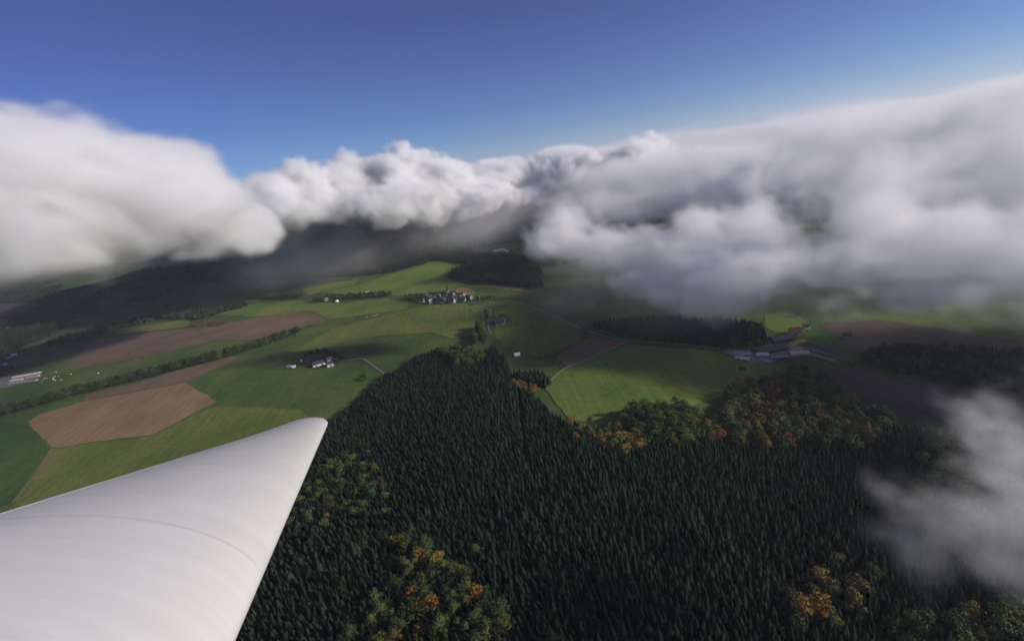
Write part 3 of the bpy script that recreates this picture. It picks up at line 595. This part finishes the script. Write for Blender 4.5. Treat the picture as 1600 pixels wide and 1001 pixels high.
round_thing('silo', (472, 567), [(2.0, -1), (2.0, 5.5), (1.2, 6.6), (0.02, 7.0)], M_STEEL, 'pale round silo at the left corner of the left farmstead', 'silo')
# the village
VH = [(660, 472, 8), (674, 473, 8), (684, 472, 16), (686, 465, 9), (697, 466, 9), (700, 472, 8), (708, 473, 9), (714, 471, 9), (723, 470, 15), (702, 461, 8), (711, 461, 9), (716, 462, 9), (722, 463, 9), (727, 464, 9), (731, 466, 9), (735, 467, 8), (725, 467, 8), (718, 466, 8), (692, 473, 8), (670, 464, 8), (706, 467, 8), (678, 468, 8), (694, 469, 9), (714, 467, 8)]
words_v = ['rendered', 'gabled', 'narrow', 'broad']
for k, (x, y, L) in enumerate(VH):
    w = L / 1300 * 750 / 2; tilt = random.uniform(-0.8, 0.8)
    building('house', (x - w, y + tilt), (x + w, y - tilt * 0.3), 8.5, random.uniform(4, 5.5), random.uniform(3, 4.5), M_WHITE, [M_SLATE, M_LIGHTR, M_SLATE, M_GREYR, M_LIGHTR, M_REDR][k % 6],
             {2: 'long white house on the front edge of the village', 8: 'long white house at the front right of the village', 0: 'white house at the left end of the village', 15: 'white house at the right end of the village'}.get(k, f'white house with {["dark slate", "pale", "dark slate", "grey", "pale", "red brown"][k % 6]} roof in the village by the church'), 'house', None if k in (0, 2, 8, 15) else f'{["slate", "pale", "slate", "grey", "pale", "red"][k % 6]} roofed village houses', chimney=True, minlen=L)
ch = building('church', (704, 462), (712, 461), 9, 7, 5, M_WHITE, M_SLATE, 'village church with slender dark spire', 'church', windows=3, minlen=18)
part('tower', box(-13.5, -8.6, -2.4, 2.4, -1, 14), M_WHITE, ch)
part('spire', ([(-14, -2.8, 14.0), (-8.2, -2.8, 14.0), (-8.2, 2.8, 14.0), (-14, 2.8, 14.0), (-11.1, 0, 28)], [(3, 2, 1, 0), (0, 1, 4), (1, 2, 4), (2, 3, 4), (3, 0, 4)]), M_SLATE, ch)
building('hall', (739, 476), (744, 475), 7, 3, 2, M_WOOD, M_SLATE, 'small dark shed beside the lane below the village', 'shed')
for k, (x, y) in enumerate([(130, 427), (137, 426), (144, 426), (150, 425), (66, 436), (775, 394), (781, 393), (786, 392), (791, 394)]):
    building('house', (x - 2, y), (x + 2, y - 0.4), 12, 5, 4, M_WHITE, M_LIGHTR, 'tiny pale house far away below the left cloud' if x < 300 else 'tiny pale house far away in the dim middle valley', 'house', 'far left houses' if x < 300 else 'far middle houses', minlen=16)

# white cattle on the left meadow
def ring(c, ry, rz, n=8): return [(c[0], c[1] + ry * math.cos(2 * math.pi * k / n), c[2] + rz * math.sin(2 * math.pi * k / n)) for k in range(n)]
def loft(rings):
    n = len(rings[0]); v = [p for r in rings for p in r]; f = [(i * n + k, i * n + (k + 1) % n, (i + 1) * n + (k + 1) % n, (i + 1) * n + k) for i in range(len(rings) - 1) for k in range(n)]
    return v, f + [tuple(range(n - 1, -1, -1)), tuple(range((len(rings) - 1) * n, len(rings) * n))]
def cow_mesh():
    v, f = loft([ring((-1.1, 0, 1.15), 0.12, 0.15), ring((-1.0, 0, 1.1), 0.32, 0.36), ring((-0.4, 0, 1.02), 0.38, 0.42), ring((0.3, 0, 1.0), 0.38, 0.45), ring((0.85, 0, 1.12), 0.28, 0.38), ring((1.15, 0, 1.22), 0.16, 0.22), ring((1.35, 0, 1.1), 0.13, 0.17), ring((1.62, 0, 0.85), 0.08, 0.09)])
    for x, s in ((-0.85, 0.22), (-0.85, -0.22), (0.65, 0.2), (0.65, -0.2)):
        bend = -0.06 if x < 0 else 0.0; lv, lf = tube([(x, s, 0.0), (x + bend, s, 0.35), (x, s, 0.95)], [0.06, 0.055, 0.12], 5); o = len(v); v = v + lv; f = f + [tuple(q + o for q in g) for g in lf]
    return mesh('cow', v, f, M_DOME, True)
CM = cow_mesh()
for i, (x, y) in enumerate([(65, 597), (68, 594), (73.5, 591.5), (70, 591.5), (86, 589), (88, 582), (83, 592), (84, 593.5), (87, 595), (92, 588.5), (96, 594), (106, 585), (111, 585), (154, 584), (154.5, 583.2), (213, 563), (573, 496), (584, 494), (588, 493), (592, 492)]):
    o = link('cow', CM); g = ground_at([(x, y)])[0]; o.location = (g[0], g[1], g[2] + 0.35); o.rotation_euler = (0, 0, random.uniform(0, 6.28)); o.scale = (1.25,) * 3
    tag(o, 'white cow grazing on the meadow beside the left edge farm' if x < 120 else 'white cow on the meadow strip above the hedge' if x < 300 else 'white cow on the ridge meadow left of the pale track', 'cow', 'white cows by the left edge farm' if x < 120 else 'white cows above the hedge' if x < 300 else 'white cows on the ridge')

# ------------------------------------------------------------------ the glider wing
def wing_mat():
    t = NT('white_gelcoat'); uv = t.n('ShaderNodeUVMap').outputs[0]
    band = t.noise(t.mapped(uv, (60, 1.1, 1)), 1.0, 4, 0.6); dirt = t.noise(t.mapped(uv, (14, 3.0, 1)), 1.0, 5)  # band: reflection streaks painted into the gelcoat colour
    t.color(t.mix(0.5, t.ramp(dirt, [(0.3, (0.66, 0.64, 0.60)), (0.7, (0.74, 0.72, 0.675))]), t.ramp(band, [(0.35, (0.62, 0.60, 0.565)), (0.65, (0.74, 0.72, 0.675))])))
    t.b.inputs['Roughness'].default_value = 0.3; t.b.inputs['Specular IOR Level'].default_value = 0.4
    wav = t.noise(t.mapped(uv, (26, 0.8, 1)), 1.0, 3, 0.5); t.bump(wav, 0.5, 0.004); return t.m
M_WING = wing_mat(); M_TAPE = paint('grey_seam_tape', (0.58, 0.565, 0.535), 0.04); M_GAP = paint('control_gap', (0.28, 0.28, 0.29), 0.05)
def pix(px, py, z): return FW * z + RT * ((px - 800) / FPX * z) + UP * ((500.5 - py) / FPX * z) + np.array([0, 0, CAM_H])
LE_A, LE_B = np.array([545.4, 584.0]), np.array([-212.8, 498.0]); TE_A, TE_B = np.array([577.0, 624.0]), np.array([-1000.0, 307.0])
def station(z, sh=0.0):
    l, t = LE_A + LE_B / z, TE_A + TE_B / (z * 1.014); return pix(l[0], l[1], z), pix(t[0], t[1], z * 1.014)
def foil(c, th):      # chord fraction, returns upper and lower height
    y = 5 * th * (0.2969 * math.sqrt(c) - 0.126 * c - 0.3516 * c * c + 0.2843 * c ** 3 - 0.1036 * c ** 4); cam_ = 0.034 * 4 * c * (1 - c)
    return cam_ + y, cam_ - y
CS = [0.5 * (1 - math.cos(math.pi * k / 26)) for k in range(27)]
ZS = list(np.geomspace(0.55, 6.8, 60)) + [6.86, 6.92, 6.97, 7.0]
def wing_point(z, c, side, th, scale=1.0):
    a, b = station(z)
    if z > 6.4: a = a + (b - a) * 0.10 * ((z - 6.4) / 0.6) ** 2      # rounded tip corner
    ch = b - a; L = np.linalg.norm(ch); a2, b2 = station(z * 1.05); sp = (a2 - a); n = np.cross(ch, sp); n /= np.linalg.norm(n)
    if n @ (np.array([0, 0, CAM_H]) - a) < 0: n = -n
    hu = foil(c, th); mid = a + ch * c
    return mid + n * L * (hu[0] if side > 0 else hu[1]) * scale
TH = 0.165
def wing_strip(c0, c1, nm, mat, parent, z0=None, z1=None, off=0.0):
    cs = [c0] + [c for c in CS if c0 < c < c1] + [c1]; zs = [z for z in ZS if (z0 or 0) <= z <= (z1 or 99)]
    loopc = [(c, 1) for c in reversed(cs)] + [(c, -1) for c in (cs if c0 > 0 else cs[1:])]; m = len(loopc); v, uvs = [], []
    for z in zs:
        tipf = 1.0 if z < 6.8 else max(0.08, 1 - ((z - 6.8) / 0.2) ** 2)
        for c, s in loopc: v.append(wing_point(z, c, s, TH, tipf)); uvs.append((math.log(z) / 3, c))
    f = [(i * m + k, i * m + (k + 1) % m, (i + 1) * m + (k + 1) % m, (i + 1) * m + k) for i in range(len(zs) - 1) for k in range(m)]
    f += [tuple(range(m)), tuple(range(len(zs) * m - 1, (len(zs) - 1) * m - 1, -1))]
    me = mesh(nm, np.array(v) - WORG, f, mat, True); ul = me.uv_layers.new(name='UVMap')
    for lp in me.loops: ul.data[lp.index].uv = uvs[lp.vertex_index]
    bm = bmesh.new(); bm.from_mesh(me); bmesh.ops.recalc_face_normals(bm, faces=bm.faces); bm.to_mesh(me); bm.free()
    return link(nm, me, parent)
WORG = (station(0.55)[0] + station(0.55)[1]) / 2
wing = link('glider_wing', None); wing.location = WORG; tag(wing, 'long white glider wing reaching from the bottom left corner', 'wing')
bpy.context.view_layer.update()
wing_strip(0.0, 0.972, 'wing_skin', M_WING, wing, 0.55, 6.8)
wing_strip(0.973, 1.0, 'trailing_edge', M_WING, wing, 0.55, 6.8)
wing_strip(0.0, 1.0, 'wing_tip', M_WING, wing, 6.75, 7.0)
def seam(z, w):       # chordwise tape, 1 mm proud of the skin
    v, f = [], []
    cs = [c for c in CS if c < 0.97]
    for zz in (z, z * (1 + w)):
        for c in cs:
            p = wing_point(zz, c, 1, TH); q = np.array([0, 0, CAM_H]) - p; v.append(p + q / np.linalg.norm(q) * 0.0015 - WORG)
    m = len(cs); f = [(k, k + 1, m + k + 1, m + k) for k in range(m - 1)]; return link('seam_tape', mesh('seam_tape', v, f, M_TAPE, True), wing)
seam(1.55, 0.010)

# ------------------------------------------------------------------ clouds
def vnoise(X, Y, Z, seed):
    Lt = np.random.default_rng(seed).random((32, 32, 32), dtype=np.float32)
    xi = np.floor(X).astype(np.int32); yi = np.floor(Y).astype(np.int32); zi = np.floor(Z).astype(np.int32)
    u = X - xi; v = Y - yi; w = Z - zi; u = u * u * (3 - 2 * u); v = v * v * (3 - 2 * v); w = w * w * (3 - 2 * w)
    xi &= 31; yi &= 31; zi &= 31; x1 = (xi + 1) & 31; y1 = (yi + 1) & 31; z1 = (zi + 1) & 31
    a = Lt[xi, yi, zi] * (1 - u) + Lt[x1, yi, zi] * u; b = Lt[xi, y1, zi] * (1 - u) + Lt[x1, y1, zi] * u
    c = Lt[xi, yi, z1] * (1 - u) + Lt[x1, yi, z1] * u; d = Lt[xi, y1, z1] * (1 - u) + Lt[x1, y1, z1] * u
    return (a * (1 - v) + b * v) * (1 - w) + (c * (1 - v) + d * v) * w
def fbm(X, Y, Z, scales, seed):
    """sum of octaves, zero mean; each later octave is finer"""
    s = 0; tot = 0
    for k, (sc_, a) in enumerate(scales): s = s + a * (vnoise(X / sc_ + 7.3 * k, Y / sc_ + 3.1 * k, Z / (sc_ * 0.8), seed + k) - 0.5); tot += a
    return s / tot * 2
def cloud(name, lo, hi, vox, puffs, scales, seed, density, aniso, label, rough=0.9, gain=2.5, floor_=None, shear=0.35):
    lo, hi = np.array(lo, float), np.array(hi, float); n = np.round((hi - lo) / vox).astype(int) + 1; ax = [np.linspace(lo[i], hi[i], n[i], dtype=np.float32) for i in range(3)]
    S = np.full(tuple(n), -1.0, np.float32)
    for (c, r, w) in puffs:
        r = np.array(r, float); sl = []
        for i in range(3):
            a = max(0, int((c[i] - 1.5 * r[i] - lo[i]) / (hi[i] - lo[i]) * (n[i] - 1))); b = min(n[i], int((c[i] + 1.5 * r[i] - lo[i]) / (hi[i] - lo[i]) * (n[i] - 1)) + 2); sl.append(slice(a, max(a, b)))
        if any(s.stop <= s.start for s in sl): continue
        dx = ((ax[0][sl[0]] - c[0]) / r[0])[:, None, None]; dy = ((ax[1][sl[1]] - c[1]) / r[1])[None, :, None]; dz = ((ax[2][sl[2]] - c[2]) / r[2])[None, None, :]
        q = w * (1 - np.sqrt(dx * dx + dy * dy + dz * dz)); o = S[tuple(sl)]
        k = 0.18; h = np.clip(0.5 + 0.5 * (q - o) / k, 0, 1); S[tuple(sl)] = o * (1 - h) + q * h + k * h * (1 - h)      # smooth union
    D = np.zeros(tuple(n), np.float32); m = S > -0.6; I = np.nonzero(m)
    X, Y, Z = ax[0][I[0]], ax[1][I[1]], ax[2][I[2]]
    w1 = vnoise(X / 170, Y / 170, Z / 110, seed + 90) - 0.5; w2 = vnoise(X / 170 + 9, Y / 170, Z / 110, seed + 91) - 0.5; A = scales[0][0] * 0.45
    d = S[m] + rough * fbm(X + A * w1 + shear * Z, Y + A * w2, Z + 0.5 * A * (w1 - w2), scales, seed); d = np.clip(d * gain, 0, 1); d = d * d * (3 - 2 * d)
    e = np.minimum.reduce([np.minimum(I[i], n[i] - 1 - I[i]) for i in range(3)]); d = d * np.clip(e / 3.0, 0, 1)       # nothing touches the grid border
    if floor_ is not None: d = d * np.clip((Z - terrain(X, Y).astype(np.float32) - floor_[0]) / floor_[1], 0, 1)
    D[m] = d
    me = bpy.data.meshes.new(name); me.vertices.add(D.size); me.attributes.new('amount', 'FLOAT', 'POINT').data.foreach_set('value', D.ravel())
    ob = link(name, me); tag(ob, label, 'cloud', kind='stuff')
    g = bpy.data.node_groups.new(name + '_grid', 'GeometryNodeTree')
    g.interface.new_socket('Geometry', in_out='INPUT', socket_type='NodeSocketGeometry'); g.interface.new_socket('Geometry', in_out='OUTPUT', socket_type='NodeSocketGeometry')
    N, lk = g.nodes.new, g.links.new; gi, go, vc = N('NodeGroupInput'), N('NodeGroupOutput'), N('GeometryNodeVolumeCube')
    vc.inputs['Min'].default_value = lo; vc.inputs['Max'].default_value = hi
    for i, k in enumerate('XYZ'): vc.inputs['Resolution ' + k].default_value = int(n[i])
    def vm(op, a, b):
        x = N('ShaderNodeVectorMath'); x.operation = op; lk(a, x.inputs[0])
        if b is not None: x.inputs[1].default_value = b
        return x.outputs[0]
    fl = vm('FLOOR', vm('ADD', vm('DIVIDE', vm('SUBTRACT', N('GeometryNodeInputPosition').outputs[0], lo), (hi - lo) / (n - 1)), (0.5,) * 3), None)
    sp = N('ShaderNodeSeparateXYZ'); lk(fl, sp.inputs[0])
    def im(op, a, b):
        x = N('FunctionNodeIntegerMath'); x.operation = op
        for i, v in enumerate((a, b)):
            if isinstance(v, int): x.inputs[i].default_value = v
            else: lk(v, x.inputs[i])
        return x.outputs[0]
    ix = im('ADD', im('MULTIPLY', sp.outputs[0], int(n[1] * n[2])), im('ADD', im('MULTIPLY', sp.outputs[1], int(n[2])), sp.outputs[2]))
    na = N('GeometryNodeInputNamedAttribute'); na.data_type = 'FLOAT'; na.inputs[0].default_value = 'amount'
    si = N('GeometryNodeSampleIndex'); si.data_type = 'FLOAT'; lk(gi.outputs[0], si.inputs['Geometry']); lk(na.outputs[0], si.inputs['Value']); lk(ix, si.inputs['Index']); lk(si.outputs[0], vc.inputs['Density'])
    cm = bpy.data.materials.new(name + '_vapour'); cm.use_nodes = True; t = cm.node_tree; t.nodes.clear()
    ou, pv = t.nodes.new('ShaderNodeOutputMaterial'), t.nodes.new('ShaderNodeVolumePrincipled'); t.links.new(pv.outputs[0], ou.inputs['Volume'])
    pv.inputs['Color'].default_value = (0.998, 0.998, 0.998, 1); pv.inputs['Density'].default_value = density; pv.inputs['Anisotropy'].default_value = aniso
    sm = N('GeometryNodeSetMaterial'); sm.inputs['Material'].default_value = cm; lk(vc.outputs[0], sm.inputs[0]); lk(sm.outputs[0], go.inputs[0])
    ob.modifiers.new('vapour', 'NODES').node_group = g; me.materials.append(cm); print(name, n, D.size, float((D > 0).mean())); return ob


def puff(px, py, rx, ry, dist=None, z=None, w=1.0, deep=1.3):
    """a blob by its place and radii in the photograph, set at a distance or at a height above the valley"""
    d = ray(px, py)[0]
    if dist is None: dist = (z - CAM_H) / d[2]
    m = dist / FPX; return (d * dist + np.array([0, 0, CAM_H]), (rx * m, deep * max(rx, ry) * m, ry * m), w)
OCT = [(1, 1), (0.5, 0.7), (0.25, 0.58), (0.125, 0.48), (0.065, 0.38)]
def octaves(s, n=5): return [(s * a, b) for a, b in OCT[:n]]
# the near bank on the left, towering above the camera
left = [puff(-120, 330, 150, 95, 1150), puff(70, 290, 95, 80, 1150), puff(150, 325, 110, 70, 1180), puff(250, 310, 85, 72, 1250), puff(315, 340, 75, 48, 1300), puff(105, 245, 55, 42, 1150), puff(245, 268, 58, 44, 1220),
        puff(40, 365, 140, 50, 1150), puff(-320, 340, 170, 110, 1200), puff(385, 350, 50, 36, 1400), puff(200, 365, 120, 34, 1250), puff(-60, 400, 120, 40, 1100), puff(70, 398, 110, 30, 1150)]
cloud('cloud', (-2000, 550, 90), (-250, 1850, 640), 8.5, left, octaves(260), 21, 0.036, 0.2, 'tall grey white cloud bank on the left', rough=1.15, gain=2.0)
# the middle bank and the deck behind it
mid = [puff(430, 315, 45, 42, 1750), puff(480, 300, 46, 44, 1850), puff(550, 290, 58, 46, 1950), puff(625, 280, 58, 44, 2000), puff(700, 290, 55, 42, 2050), puff(760, 303, 42, 33, 2100), puff(600, 312, 120, 36, 2000), puff(460, 335, 90, 32, 1800), puff(700, 318, 95, 30, 2100), puff(820, 308, 75, 32, 2250), puff(862, 275, 40, 32, 2400)]
mid += [puff(x + 25 * math.sin(k * 2.1 + x), 262 - 0.158 * (x - 790) + 26 + 4 * math.sin(x), 85, 34, dd) for k, dd in enumerate((2400, 2750)) for x in range(300, 1000, 85)]
cloud('cloud', (-1700, 1350, 90), (850, 3150, 560), 8.5, mid, octaves(260), 31, 0.060, 0.2, 'white billowing cloud bank in the middle distance', rough=1.0, gain=3.5)
# the right bank with its bright peak
rgt = [puff(908, 258, 36, 32, 2200), puff(880, 280, 40, 26, 2150), puff(960, 278, 60, 32, 2100), puff(1060, 275, 90, 38, 1950), puff(1180, 258, 100, 42, 1850), puff(1320, 240, 110, 46, 1750), puff(1460, 228, 110, 42, 1650), puff(1600, 222, 120, 42, 1550),
       puff(950, 312, 100, 32, 1850), puff(1130, 300, 130, 36, 1650), puff(1330, 285, 140, 40, 1500), puff(1530, 270, 140, 46, 1400), puff(980, 345, 90, 30, 1650), puff(1130, 340, 110, 34, 1450), puff(1290, 332, 110, 36, 1350), puff(1440, 325, 110, 38, 1250), puff(1590, 325, 110, 46, 1150), puff(1330, 196, 90, 22, 1700, w=0.6), puff(1460, 178, 90, 20, 1650, w=0.55), puff(985, 345, 70, 34, 1500)]
cloud('cloud', (-20, 620, 90), (2000, 2650, 520), 9, rgt, octaves(260), 41, 0.011, 0.0, 'broad white cloud bank across the right half', rough=1.15, gain=2.0)
# shreds hanging low over the right valley
shr = [puff(880, 375, 56, 52, z=85), puff(940, 388, 64, 48, z=85), puff(1020, 402, 75, 42, z=85, w=0.9), puff(1100, 415, 85, 42, z=90, w=0.9), puff(1195, 355, 55, 70, z=140), puff(1090, 375, 45, 45, z=110), puff(1170, 408, 90, 34, z=115, w=0.9), puff(1255, 405, 75, 34, z=115, w=0.9), puff(1380, 342, 55, 72, z=150), puff(1480, 365, 60, 45, z=140), puff(1370, 400, 75, 36, z=120, w=0.9), puff(1460, 405, 75, 32, z=120, w=0.9), puff(1545, 400, 75, 36, z=125), puff(1605, 370, 42, 46, z=145, w=0.8),
       puff(1060, 440, 110, 26, z=75, w=0.7), puff(1280, 430, 110, 22, z=100, w=0.7), puff(1460, 440, 100, 22, z=100, w=0.6),
       ((238, 707, 262), (150, 55, 30), 0.9)]       # thin patch added so its shadow falls on the left farmstead
cloud('cloud', (-120, 380, 15), (850, 1620, 330), 6.5, shr, octaves(110), 51, 0.026, 0.1, 'torn low cloud shreds hanging over the right valley', rough=1.15, gain=1.6, floor_=(12, 45))
# small wisps close to the aircraft
wsp = [puff(1520, 850, 85, 48, 330), puff(1450, 890, 60, 36, 330, w=0.8), puff(1590, 810, 70, 42, 320), puff(1600, 890, 75, 45, 320), puff(1598, 670, 42, 60, 420, w=0.8), puff(1570, 735, 40, 36, 400, w=0.7), puff(1680, 790, 90, 70, 340)]
cloud('cloud', (110, 100, 20), (440, 430, 230), 3.5, wsp, octaves(55), 61, 0.018, 0.2, 'thin small cloud wisp floating over the bottom right forest', rough=1.5, gain=1.2)
# unseen cloud added right of the view to shade the right hand fields
cloud('cloud', (620, 120, 60), (1330, 640, 330), 14, [((960, 375, 180), (200, 150, 55), 1.0), ((1090, 340, 200), (180, 150, 60), 1.0), ((860, 430, 170), (130, 100, 40), 0.9)], octaves(150, 4), 65, 0.03, 0.2, 'unseen low cloud added right of the view to shade the fields', rough=0.8, gain=2.0)
# far sea of cloud tops up to the horizon
fr = [((x + rng.normal(0, 200), y + rng.normal(0, 200), 215 + 25 * rng.random()), (620, 620, 100 + 40 * rng.random()), 1.0) for x in range(-11000, 11001, 700) for y in range(3500, 14000, 800)]
cloud('cloud', (-11500, 2900, 90), (11500, 14500, 400), 62, fr, [(900, 1), (420, 0.6), (200, 0.35)], 71, 0.006, 0.3, 'distant sea of cloud tops along the horizon', rough=0.7)

# thin mist below the cloud bases
mist = [puff(x, 262 - 0.158 * (x - 790) + 85 + 10 * math.sin(x), 110, 55, dd) for dd in (1900, 2300, 2800) for x in range(460, 960, 100)]
mist += [puff(x, 440 + 12 * math.sin(x), 120, 55, z=85) for x in range(960, 1500, 110)]
cloud('mist', (-2100, 250, 5), (1000, 3200, 330), 22, mist, octaves(260, 4), 81, 0.0018, 0.2, 'thin grey mist veil below the cloud bases', rough=1.1, gain=1.0)

# ------------------------------------------------------------------ the air
hz = mesh('haze', *box(-27500, 27500, -2500, 27500, -60, 800))
hm = bpy.data.materials.new('air'); hm.use_nodes = True; t = hm.node_tree; t.nodes.clear()
ou, pv = t.nodes.new('ShaderNodeOutputMaterial'), t.nodes.new('ShaderNodeVolumePrincipled'); t.links.new(pv.outputs[0], ou.inputs['Volume'])
pv.inputs['Color'].default_value = (0.86, 0.91, 1.0, 1); pv.inputs['Density'].default_value = 4.5e-5; pv.inputs['Anisotropy'].default_value = 0.2
hz.materials.append(hm); tag(link('haze', hz), 'thin bluish autumn haze in the air', 'haze', kind='stuff')
